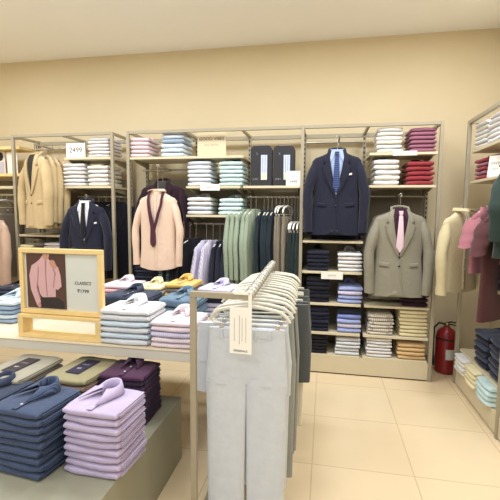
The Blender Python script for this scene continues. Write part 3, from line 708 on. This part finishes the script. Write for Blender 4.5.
# platform stacks
near_stack('lilac pile at the front of the low platform', (62, 407), (115, 416), .70, 9, PZ, [F['lilac']], 'lilac', 'lilac shirts on the low platform', None, .25, -.06, cs=1)
near_stack('indigo pile left of the lilac pile', (-12, 407), (37, 414), .70, 9, PZ, [F['indigo']], 'indigo', 'indigo shirts on the low platform', .26, .27, -.12, cs=1)
near_stack('plum pile by the platform corner', (0, 0), (0, 0), .675, 10, PZ, [F['plum'], F['plum2'], F['plum2']], 'dark plum', 'plum shirts on the low platform', .25, .25, .0, cx=PX1-.20, cy=1.99, cs=.8)
near_stack('stone pile with a black tag', (0, 0), (0, 0), .685, 8, PZ, [F['stone'], F['grey']], 'stone grey', 'stone shirts with a black tag', .26, .36, -.06, collar=False, tagm=M_TAGB, cx=atz(24, 364, .685).x, cy=atz(24, 364, .685).y-.02)
near_stack('olive pile with a navy tag', (0, 0), (0, 0), .675, 8, PZ, [F['olive'], F['tbrown'], F['tbrown']], 'khaki olive', 'olive shirts with a navy tag', .25, .34, -.08, collar=False, tagm=M_TAGN, cx=atz(83, 367, .675).x, cy=atz(83, 367, .675).y)
near_stack('dark pile at the far left behind the indigo shirts', (0, 0), (0, 0), .66, 8, PZ, [F['slate'], F['navy2']], 'slate navy', 'slate shirts at the left picture edge', .25, .27, -.1, cx=atz(-6, 388, .66).x, cy=atz(-6, 388, .66).y, cs=.9)
# table stacks
near_stack('white pile right of the wooden picture frame', 0, 0, Z(310, TY0+.02, 122), 6, TZ, [F['white'], F['whitegrey'], F['skyw'], F['whitegrey'], F['skyw'], F['whitegrey']], 'white', 'white shirts on the table', X(147, TY0+.02, 320)-X(99, TY0+.02, 320), .27, .0, cs=.9, cx=(X(147, TY0+.02, 320)+X(99, TY0+.02, 320))/2, cy=TY0+.155)
near_stack('pale pink striped pile beside the rack post', 0, 0, Z(322, TY0+.02, 170), 5, TZ, [F['pinkw'], F['pinkw'], F['lav']], 'pale pink', 'pale pink shirts on the table', X(194, TY0+.02, 330)-X(150, TY0+.02, 330), .27, .0, cs=.85, cx=(X(194, TY0+.02, 330)+X(150, TY0+.02, 330))/2, cy=TY0+.155)
near_stack('dusty blue pile left of the wooden picture frame', (-28, 300), (20, 303), TZ+.15, 5, TZ, [F['skyw'], F['ltblue'], F['ltblue']], 'dusty blue', 'dusty blue shirts on the table', .25, .29, -.05, cs=.95)
def tstack(where, px0, px1, ytop, Y, n, mats, col, rz=0, d=.27, w=None, **k):
    zt = Z(ytop+(4 if Y > 2.6 else 0), Y, (px0+px1)/2); a = X(px0, Y, ytop); b = X(px1, Y, ytop)
    near_stack(where, 0, 0, zt, n, TZ, mats, col, k.pop('group', col+' shirts in the rear table rows'), w or (b-a), d, rz, cx=(a+b)/2, cy=Y+d/2, **k)
tstack('navy pile behind the white front pile', 100, 146, 296, 2.42, 3, [F['slate'], F['navy']], 'navy', cs=.85)
tstack('steel blue pile behind the pink front pile', 158, 196, 299, 2.44, 3, [F['steel']], 'steel blue', cs=.85)
tstack('pale pink pile right of the picture frame', 101, 131, 281, 2.80, 6, [F['pinkw'], F['pinkp']], 'pale pink', cs=.8)
tstack('cream pile behind the navy table pile', 134, 160, 283, 2.80, 6, [F['cream'], F['white']], 'cream', cs=.75)
tstack('mustard pile at the rear of the table', 164, 192, 280, 2.80, 6, [F['mustard'], F['grey']], 'mustard', cs=.8)
tstack('lavender pile at the table corner behind the rack', 198, 232, 285, 2.74, 6, [F['lav'], F['lav'], F['navy'], F['lav']], 'lavender striped', rz=-.12, cs=.8)
tstack('dark navy pile at the left edge of the table', -8, 20, 284, 2.80, 5, [F['navy'], F['slate']], 'dark navy', cs=.85)
tstack('pale blue pile at the left edge of the table', -16, 24, 304, 2.45, 3, [F['skyw'], F['ltblue']], 'pale blue', cs=.85)
tstack('blue pile directly behind the wooden frame', 30, 66, 312, 2.45, 2, [F['ltblue'], F['steel']], 'blue', cs=.7)
tstack('charcoal pile directly behind the wooden frame', 68, 96, 314, 2.5, 2, [F['grey'], F['slate']], 'charcoal', cs=.7)

# picture frame on its pine riser
FY = TY0+.075
fa = at(22, 312, FY); fb = at(103, 250, FY); fw = fb.x-fa.x; fz0 = fa.z; fz1 = fb.z+.0
fx = (fa.x+fb.x)/2; rise = fz0-TZ
r = empty('wooden_riser', (fx, FY, TZ+.001), -.02, 'open pine riser box under the framed picture', 'display stand')
b_ = .024; dp = .085; h_ = rise-.004
MB().box((0, 0, b_/2), (fw, dp, b_)).build('bottom_board', M_PINE, r, .002)
MB().box((0, 0, h_-.0095), (fw, dp, .019)).build('top_board', M_PINE, r, .002)
for s in (-1, 1): MB().box((s*(fw/2-.0175), 0, (b_+h_-.019)/2), (.035, dp, h_-b_-.0192)).build('side_board', M_PINE, r, .001)
r = empty('picture_frame', (fx, FY, TZ+rise), -.02, 'pine picture frame with shirt photo and classics price', 'picture frame')
FH = fz1-fz0; fwid = .028; th = .03
MB().box((0, 0, fwid/2), (fw, th, fwid)).build('frame_rail', M_PINE, r, .003)
MB().box((0, 0, FH-fwid/2), (fw, th, fwid)).build('frame_rail', M_PINE, r, .003)
for s in (-1, 1): MB().box((s*(fw/2-fwid/2), 0, FH/2), (fwid, th, FH-2*fwid-.0004)).build('frame_stile', M_PINE, r, .003)
MB().box((0, .006, FH/2), (fw-2*fwid, .006, FH-2*fwid)).build('mat_board', M_PAPERG, r)
iw, ih = fw-2*fwid, FH-2*fwid
pic = MB().box((-iw*.205, .001, FH/2), (iw*.53, .003, ih*.97)).build('photo_print', mat('print_brown', (84, 56, 48), .4), r)
# printed figure (flat shapes of the print)
def poly(pts, y, m, name, par=pic):
    n = len(pts); mb = MB(); mb.add([(x, y, z) for x, z in pts], [tuple(range(n))]); mb.add([(x, y-.0006, z) for x, z in pts], [tuple(range(n))])
    return mb.loft([[(x, y, z) for x, z in pts], [(x, y-.0006, z) for x, z in pts]], False, False).build(name, m, par)
u0 = -iw*.205-iw*.265; uw = iw*.53; v0 = FH/2-ih*.485; vh = ih*.97
def uv(p): return [(u0+uw*a_, v0+vh*b2) for a_, b2 in p]
M_PSH = mat('print_pink', (214, 176, 176), .4, stripe=((210, 158, 160), 130, .3, 'X')); M_SKIN = mat('print_skin', (196, 146, 126), .4); M_PTR = mat('print_dark', (44, 34, 38), .4)
poly(uv([(.34, .0), (.95, .0), (.93, .14), (.80, .2), (.36, .2)]), -.001, M_PTR, 'printed_trousers')
poly(uv([(.26, .84), (.36, .90), (.42, .96), (.56, .94), (.66, .84), (.74, .74), (.74, .22), (.40, .2), (.33, .26), (.27, .5)]), -.0018, M_PSH, 'printed_shirt')
M_PSD = mat('print_pink_dark', (176, 126, 130), .4)
poly(uv([(.26, .84), (.14, .78), (.07, .6), (.10, .34), (.24, .06), (.35, .11), (.25, .38), (.29, .56), (.31, .76)]), -.0024, M_PSH, 'printed_sleeve')
poly(uv([(.305, .76), (.285, .56), (.245, .38), (.34, .13), (.345, .2), (.275, .38), (.305, .56), (.325, .76)]), -.0032, M_PSD, 'printed_fold')
poly(uv([(.49, .92), (.53, .90), (.51, .6), (.53, .22), (.51, .22), (.485, .6)]), -.0030, M_PSD, 'printed_placket')
poly(uv([(.80, .35), (.70, .38), (.76, .66), (.70, .74), (.82, .78), (.88, .62), (.90, .42)]), -.0026, M_PSH, 'printed_forearm')
poly(uv([(.70, .38), (.755, .66), (.70, .74), (.685, .72), (.735, .65), (.68, .4)]), -.0034, M_PSD, 'printed_fold')
poly(uv([(.66, .76), (.60, .84), (.66, .90), (.74, .88), (.80, .78), (.74, .72)]), -.0034, M_SKIN, 'printed_hand')
poly(uv([(.44, .93), (.44, 1), (.62, 1), (.60, .93), (.52, .89)]), -.0034, M_SKIN, 'printed_chin')
poly(uv([(.24, .06), (.34, .1), (.36, .03), (.30, .0)]), -.0034, M_SKIN, 'printed_cuff_hand')
text('lettering', 'CLASSICS', .026, M_INK, r, (iw*.285, .002, FH*.49)); text('lettering', '\u20b91799', .030, M_INK, r, (iw*.285, .002, FH*.37))

# ---------------------------------------------------------------- garment rack
RY0 = 1.68; pL = at(193.2, 291, RY0); pR = at(249, 296, RY0); RZ = pL.z
far = at(272.5, 260.5, 2.8); RFY = 2.8; rzc = (pR.z+far.z)/2
RZT = RZ
rk = empty('garment_rack', (pL.x, RY0, 0), 0, 'taupe garment rack with single post and rail of trousers', 'clothes rack')
def PR(name, mb, m, bevel=0):
    mb.v = [(x-pL.x, y-RY0, z) for x, y, z in mb.v]; return mb.build(name, m, rk, bevel)
tt = .027
PR('post', MB().span((pL.x-tt/2, RY0-tt/2, .03), (pL.x+tt/2, RY0+tt/2, RZT-tt)), M_METAL, .002)
railx0 = pR.x-.005
PR('top_bar', MB().span((pL.x-tt/2, RY0-tt/2, RZT-tt+.0005), (railx0+.02, RY0+tt/2, RZT)), M_METAL, .002)
RC = Vector((railx0, RY0+.02, RZT-.014)); RF = Vector((far.x, RFY, RZT-.014))
M_CHAIN = mat('rail_white_grey', (206, 204, 192), .35, noise=.1, nscale=60)
PR('hang_rail', MB().tube([RC, RF], .019, 16), M_CHAIN)
PR('end_cap', MB().tube([RF+Vector((-.0004, .002, 0)), RF+Vector((-.001, .014, 0))], .0235, 16), M_HANGW, .004)
PR('far_post', MB().span((RF.x-tt/2, RF.y-.06, .03), (RF.x+tt/2, RF.y-.06+tt, RZT-.034)), M_METAL, .002)
PR('foot_bar', MB().span((pL.x-.02, RY0-.2, 0), (pL.x+.02, RY0+.45, .029)), M_METAL, .003)
PR('foot_bar', MB().span((RF.x-.2, RF.y-.07, 0), (RF.x+.2, RF.y-.03, .029)), M_METAL, .003)
NG = 15
TR_LG = fab('light_grey_trouser', (198, 203, 208)); TR_DG = fab('charcoal_trouser', (84, 88, 88)); TR_CR = fab('cream_trouser', (214, 208, 186)); TR_MG = fab('mid_grey_trouser', (150, 152, 146))
seq = ['lg', 'lg', 'lg', 'mg', 'dg', 'dg', 'mg', 'ds', 'ds', 'cr', 'ds', 'cr', 'cr', 'ds', 'cr']
OR2 = ['first', 'second', 'third', 'fourth', 'fifth', 'sixth', 'seventh', 'eighth', 'ninth', 'tenth', 'eleventh', 'twelfth', 'thirteenth', 'fourteenth', 'fifteenth', 'sixteenth']
for i in range(NG):
    t = (i+.55)/(NG-.2); p = RC.lerp(RF, t); rz = .045+random.uniform(-.09, .09)*(i > 0)
    ow = .40 if i else .38
    hanger('trouser_hanger', 'cream plastic hanger, %s from the front of the rack' % OR2[i], (p.x, p.y, p.z), rz, M_HANG, w=ow, drop=.058, group='cream hangers on the garment rack', thick=.0085, clips=True, hr=.0235).rotation_euler = (0, random.uniform(-.06, .06), rz)
    s = seq[i]; m_ = {'lg': TR_LG, 'mg': TR_MG, 'dg': TR_DG, 'ds': TR_DG, 'cr': TR_CR}[s]
    wd = {'lg': 'light grey', 'mg': 'mid grey', 'dg': 'charcoal', 'ds': 'charcoal', 'cr': 'cream'}[s]
    short = s == 'ds' or i == 1
    (trousers)('%s %s, %s garment from the front of the rack' % (wd, 'shorts' if short else 'trousers', OR2[i]), (p.x+(-.045 if i == 1 else .05 if short else .03 if s == 'cr' else -.015 if i == 0 else random.uniform(-.012, .012)), p.y, p.z-.163), rz, m_, w=.372 if i < 3 and i != 1 else .42 if not short else .46, L=.34 if i == 1 else .46 if short else [.86, .88, .86, .84, .80, .82, .84, 0, 0, .80, 0, .8, .8, 0, .8][i], D=.022, group=None, name='shorts' if short else 'trousers', seed=i)
# size chart card hanging from the rack
ca = at(229.5, 353, RY0-.035); cb = at(252, 308, RY0-.035); cw = cb.x-ca.x; chh = cb.z-ca.z
r = empty('hanging_card', ((ca.x+cb.x)/2, RY0-.035, ca.z), -.05, 'white size chart card hanging on the front of the rack', 'sign')
MB().box((0, 0, chh/2), (cw, .003, chh)).build('card', M_PAPER, r, .001)
for k, hh in ((-.28, .5), (-.05, .62), (.07, .5), (.24, .55)): MB().box((k*cw, -.002, chh*.52), (.0014, .001, chh*hh)).build('printed_line', M_INKG, r)
text('lettering', 'ORIGINALS', .0125, M_INK, r, (0, -.0019, chh*.065))
zt_ = at(250, 292, RY0-.035).z-ca.z
hb = MB(); hb.box((cw/2-.008, 0, (chh+zt_)/2), (.016, .003, zt_-chh)); hb.box((-.0+cw*.05, 0, zt_-.008), (cw*.75, .003, .012)); hb.build('holder_strip', M_PAPER, r, .0008)

# ---------------------------------------------------------------- right wall unit
RX = 1.19; RXB = 1.62
ys = [3.81, 2.885, 1.96]
u3 = empty('side_wall_shelving', (RX, 3.3, 0), 0, 'taupe metal shelving unit along the right wall', 'shelving unit')
def P3(name, mb, m, bevel=.002):
    mb.v = [(x-RX, y-3.3, z) for x, y, z in mb.v]; return mb.build(name, m, u3, bevel)
for y in ys: P3('upright', MB().span((RX, y-T/2, 0), (RX+T, y+T/2, ZT)), M_METAL)
for y in ys:
    P3('slotted_upright', MB().span((RXB-.015, y-.014, 0), (RXB+.015, y+.014, ZT)), M_METAL)
    P3('top_arm', MB().span((RX+T, y-.012, ZT-T), (RXB-.015, y+.012, ZT-.004)), M_METAL)
P3('top_bar', MB().span((RX+.002, ys[-1]+T/2, ZT-T), (RX+T, ys[0]-T/2, ZT)), M_METAL)
P3('plinth', MB().span((RX+.012, ys[-1], .012), (RXB, ys[0]-.02, .16)), M_SHELF)
P3('plinth_foot', MB().span((RX+.022, ys[-1], 0), (RXB-.01, ys[0]-.03, .0118)), M_DARKTRIM, 0)
for z in (2.09, 1.83, .335):
    P3('shelf', MB().span((RX+.035, ys[1]+.02, z-.022), (RXB-.02, ys[0]-.02, z)), M_SHELF)
    P3('bracket', MB().span((RX+.14, ys[1]+.35, z-.075), (RXB-.02, ys[1]+.36, z-.024)), M_SLOT, 0)
P3('shelf', MB().span((RX+.035, ys[1]+.02, 1.0-.022), (RXB-.02, 3.30, 1.0)), M_SHELF)
P3('shelf', MB().span((RX+.035, ys[1]+.02, 1.165-.014), (RXB-.02, 3.30, 1.165)), M_SHELF) if False else None
P3('hang_rail', MB().tube([(RXB-.2, ys[1]+.03, 1.62), (RXB-.2, ys[0]-.03, 1.62)], .011, 10), M_RAIL, 0)
P3('face_out_arm', MB().tube([(RXB-.2, 3.45, 1.62), (RX-.06, 3.45, 1.575), (RX-.065, 3.45, 1.592)], .009, 8), M_RAIL, 0)
def rstack(where, y0, y1, zb, zt, n, mats, col, group, inset=.04, d=.28, noun='folded shirt'):
    """garments folded facing the aisle (their front edge at x = RX)"""
    t = (zt-zb)/n; z = zb+.0008; w = abs(y1-y0)
    for i in range(n):
        k = n-1-i; m = mats[k % len(mats)]
        lab = lab_of(m, noun, k, where)
        folded(lab, group, (RX+inset+d/2+random.uniform(-.006, .006), (y0+y1)/2+random.uniform(-.005, .005), z), -PI/2+random.uniform(-.04, .04), w, d, t*.97, m, random.randrange(99), False, k == 0, cs=.9)
        z += t
rstack('far white pile on the top shelf by right wall', 3.77, 3.52, 2.09, 2.30, 6, [F['white'], F['offw']], 'white', 'white shirts, right wall top shelf')
rstack('near white pile on the top shelf by right wall', 3.48, 3.20, 2.09, 2.31, 6, [F['whst'], F['white']], 'white', 'white shirts, right wall top shelf, nearer')
rstack('red pile by the tilted price card', 3.72, 3.50, 1.83, 2.0, 5, [F['red'], F['mauve']], 'dark red', 'red shirts on the right wall shelf', d=.24)
rstack('white pile behind the fire extinguisher corner', 3.76, 3.52, .161, .312, 4, [F['white'], F['offw']], 'white', 'white shirts in the lowest right shelf', inset=-.025)
rstack('pale yellow pile in the lowest right shelf', 3.50, 3.27, .161, .312, 4, [F['yellow'], F['cream']], 'pale yellow', 'yellow shirts in the lowest right shelf', inset=-.025)
rstack('pale aqua pile in the lowest right shelf', 3.24, 3.0, .161, .312, 4, [F['teal'], F['teal2']], 'pale aqua', 'aqua shirts in the lowest right shelf', inset=-.025)
rstack('far navy pile above the pale yellow shirts', 3.50, 3.24, .336, .62, 6, [F['slate'], F['navy2']], 'slate navy', 'navy folded garments on the right low shelf', d=.3)
rstack('near navy pile above the pale aqua shirts', 3.20, 2.93, .336, .64, 6, [F['slate'], F['navy']], 'slate navy', 'navy folded garments on the right low shelf, nearer', d=.3)
rstack('plum and pink pile at the right edge', 3.22, 2.96, 1.001, 1.27, 6, [F['pinkp'], F['pinkp'], F['dpurp'], F['dpurp'], F['dpurp'], F['dpurp']], 'pink and plum', 'pink and plum garments at the right edge')
o = card('white tilted price card beside the red shirts', (RX+.06, 3.36, 1.831), .11, .165, [('\u20b9999', .036, .10, M_INKG), ('SHIRTS', .02, .06, M_INKG)]); o.rotation_euler = (-.12, 0, -1.0)
# garments on the right unit
def rhang(x, ytop, Y, rail_z, rz, gname, glabel, gcat, hlabel, **k):
    p = at(x, ytop, Y); dr = rail_z-p.z
    hanger('garment_hanger', hlabel, (p.x, p.y, rail_z), rz, M_HANGW, w=k.get('hwk', .2)*1.45, drop=dr+.004, hr=.0125, thick=.0065)
    garment(gname, glabel, gcat, (p.x, p.y, p.z+.012), rz, **k)
rhang(462, 213, 3.45, 1.6, .62, 'dress_shirt', 'cream shirt hanging before the post near the fire sign', 'shirt', 'hanger holding the cream shirt on the right', m=fab('cream_shirt', (196, 182, 142)), kind='shirt', hwk=.2, L=.62, D=.05, slv=.56, slvr=.05, seed=5)
rhang(487, 209, 3.36, 1.61, .75, 'polo_shirt', 'short-sleeved dusty rose tee hanging beside the cream shirt', 'shirt', 'hanger holding the dusty rose tee', m=fab('rose', (162, 104, 110)), kind='tee', hwk=.2, L=.5, D=.04, slv=.2, slvr=.07, seed=6)
rhang(500, 211, 3.14, 1.61, .75, 'polo_shirt', 'dark maroon shirt hanging behind the dusty rose tee', 'shirt', 'hanger holding the dark maroon shirt', m=fab('maroon2', (84, 50, 50)), kind='tee', hwk=.2, L=.80, D=.04, slv=.22, slvr=.07, seed=7)
rhang(512, 168, 2.98, 1.82, .9, 'sweater', 'dark green sweater hanging at the right picture edge', 'sweater', 'hanger holding the dark green sweater', m=fab('bottle_green', (44, 58, 52)), kind='shirt', hwk=.2, L=.6, D=.05, slv=.4, slvr=.06, seed=8)

# ---------------------------------------------------------------- fire extinguisher and its wall sign
p = atz(444.5, 372, 0); p.y = 4.07
M_RED = mat('extinguisher_red', (140, 34, 36), .3, noise=.05)
r = empty('fire_extinguisher', (at(444.5, 370, 4.07).x, 4.07, 0), 0, 'red fire extinguisher on the floor between the shelving units', 'fire extinguisher')
MB().lathe([(0, 0), (.085, 0), (.092, .012), (.094, .03), (.094, .36), (.085, .40), (.06, .43), (.035, .445), (.028, .455), (0, .456)], (0, 0, 0), 32).build('cylinder', M_RED, r)
MB().lathe([(.0945, .335), (.0955, .335), (.0955, .352), (.0945, .352)], (0, 0, 0), 32).build('band', M_SLOT, r)
MB().lathe([(0, .455), (.024, .455), (.024, .49), (0, .492)], (0, 0, 0), 16).build('valve', mat('brass', (150, 128, 80), .3, metal=.8), r)
MB().tube([(.0, 0, .49), (.03, -.02, .505), (.09, -.04, .50)], .008, 8).build('lever', M_SLOT, r)
MB().tube([(-.0, 0, .475), (.05, -.02, .48), (.085, -.04, .47)], .007, 8).build('carry_handle', M_SLOT, r)
MB().tube([(-.02, 0, .475), (-.07, 0, .49), (-.115, 0, .44), (-.12, 0, .3), (-.115, 0, .14), (-.11, 0, .06)], .01, 8).build('hose', M_SLOT, r)
lb = []
for z in (.15, .25):
    lb.append([(.0955*math.sin(a), -.0955*math.cos(a), z) for a in [math.radians(q) for q in range(-15, 46, 6)]])
m_ = MB(); m_.loft(lb, False, True, closed=False); m_.build('label_sheet', M_PAPERG, r)
a = at(448.5, 232, YB-.006); b = at(461, 219, YB-.006)
r = empty('fire_sign', ((a.x+b.x)/2, YB-.008, a.z), 0, 'small red and yellow fire sign on the back wall', 'sign')
w_, h_ = b.x-a.x, b.z-a.z
MB().box((0, 0, h_/2), (w_, .006, h_)).build('sign_plate', mat('sign_red', (150, 36, 28), .4), r, .001)
MB().box((0, -.0035, h_*.16), (w_*.94, .002, h_*.26)).build('yellow_band', mat('sign_yellow', (196, 166, 70), .4), r)
MB().lathe([(0, 0), (.012, 0), (.012, .045), (.004, .055), (0, .055)], (0, 0, 0), 12).build('emblem', M_PAPER, r, loc=(-w_*.25, -.004, h_*.42)).scale = (1, .1, 1)
text('lettering', 'FIRE', .03, M_PAPER, r, (w_*.18, -.0038, h_*.62)); text('lettering', 'EXTINGUISHER', .014, M_INK, r, (0, -.0052, h_*.16))

# ---------------------------------------------------------------- light
w = bpy.data.worlds.new('World'); bpy.context.scene.world = w; w.use_nodes = True
w.node_tree.nodes['Background'].inputs[0].default_value = (.93, .98, 1.08, 1); w.node_tree.nodes['Background'].inputs[1].default_value = .8
def area(x, y, sx, sy, power, col=(.91, .965, 1.06)):
    l = bpy.data.lights.new('ceiling_lamp', 'AREA'); l.shape = 'RECTANGLE'; l.size = sx; l.size_y = sy; l.energy = power; l.color = col
    o = bpy.data.objects.new('ceiling_lamp', l); C.objects.link(o); o.location = (x, y, CH-.03)
for x in (-3.5, -2.0, -.5, .95):
    for y in (-1.2, .8, 2.7): area(x, y, .6, .6, {-1.2: 23, .8: 15, 2.7: 36}[y]*{-3.5: 1.15, -2.0: 1.05, -.5: 1.05, .95: 1.45}[x])
s = bpy.context.scene
s.view_settings.view_transform = 'Standard'; s.view_settings.look = 'None'; s.view_settings.gamma = 1; s.view_settings.use_curve_mapping = False
s.view_settings.exposure = -.42
s.cycles.max_bounces = 6; s.cycles.use_denoising = True
cd = bpy.data.cameras.new('camera'); cd.sensor_width = 36; cd.lens = FPX*36/500; cd.clip_start = .05
co = bpy.data.objects.new('camera', cd); C.objects.link(co)
M4 = Matrix((RT, UP, -FW)).transposed().to_4x4(); M4.translation = CAM; co.matrix_world = M4
s.camera = co
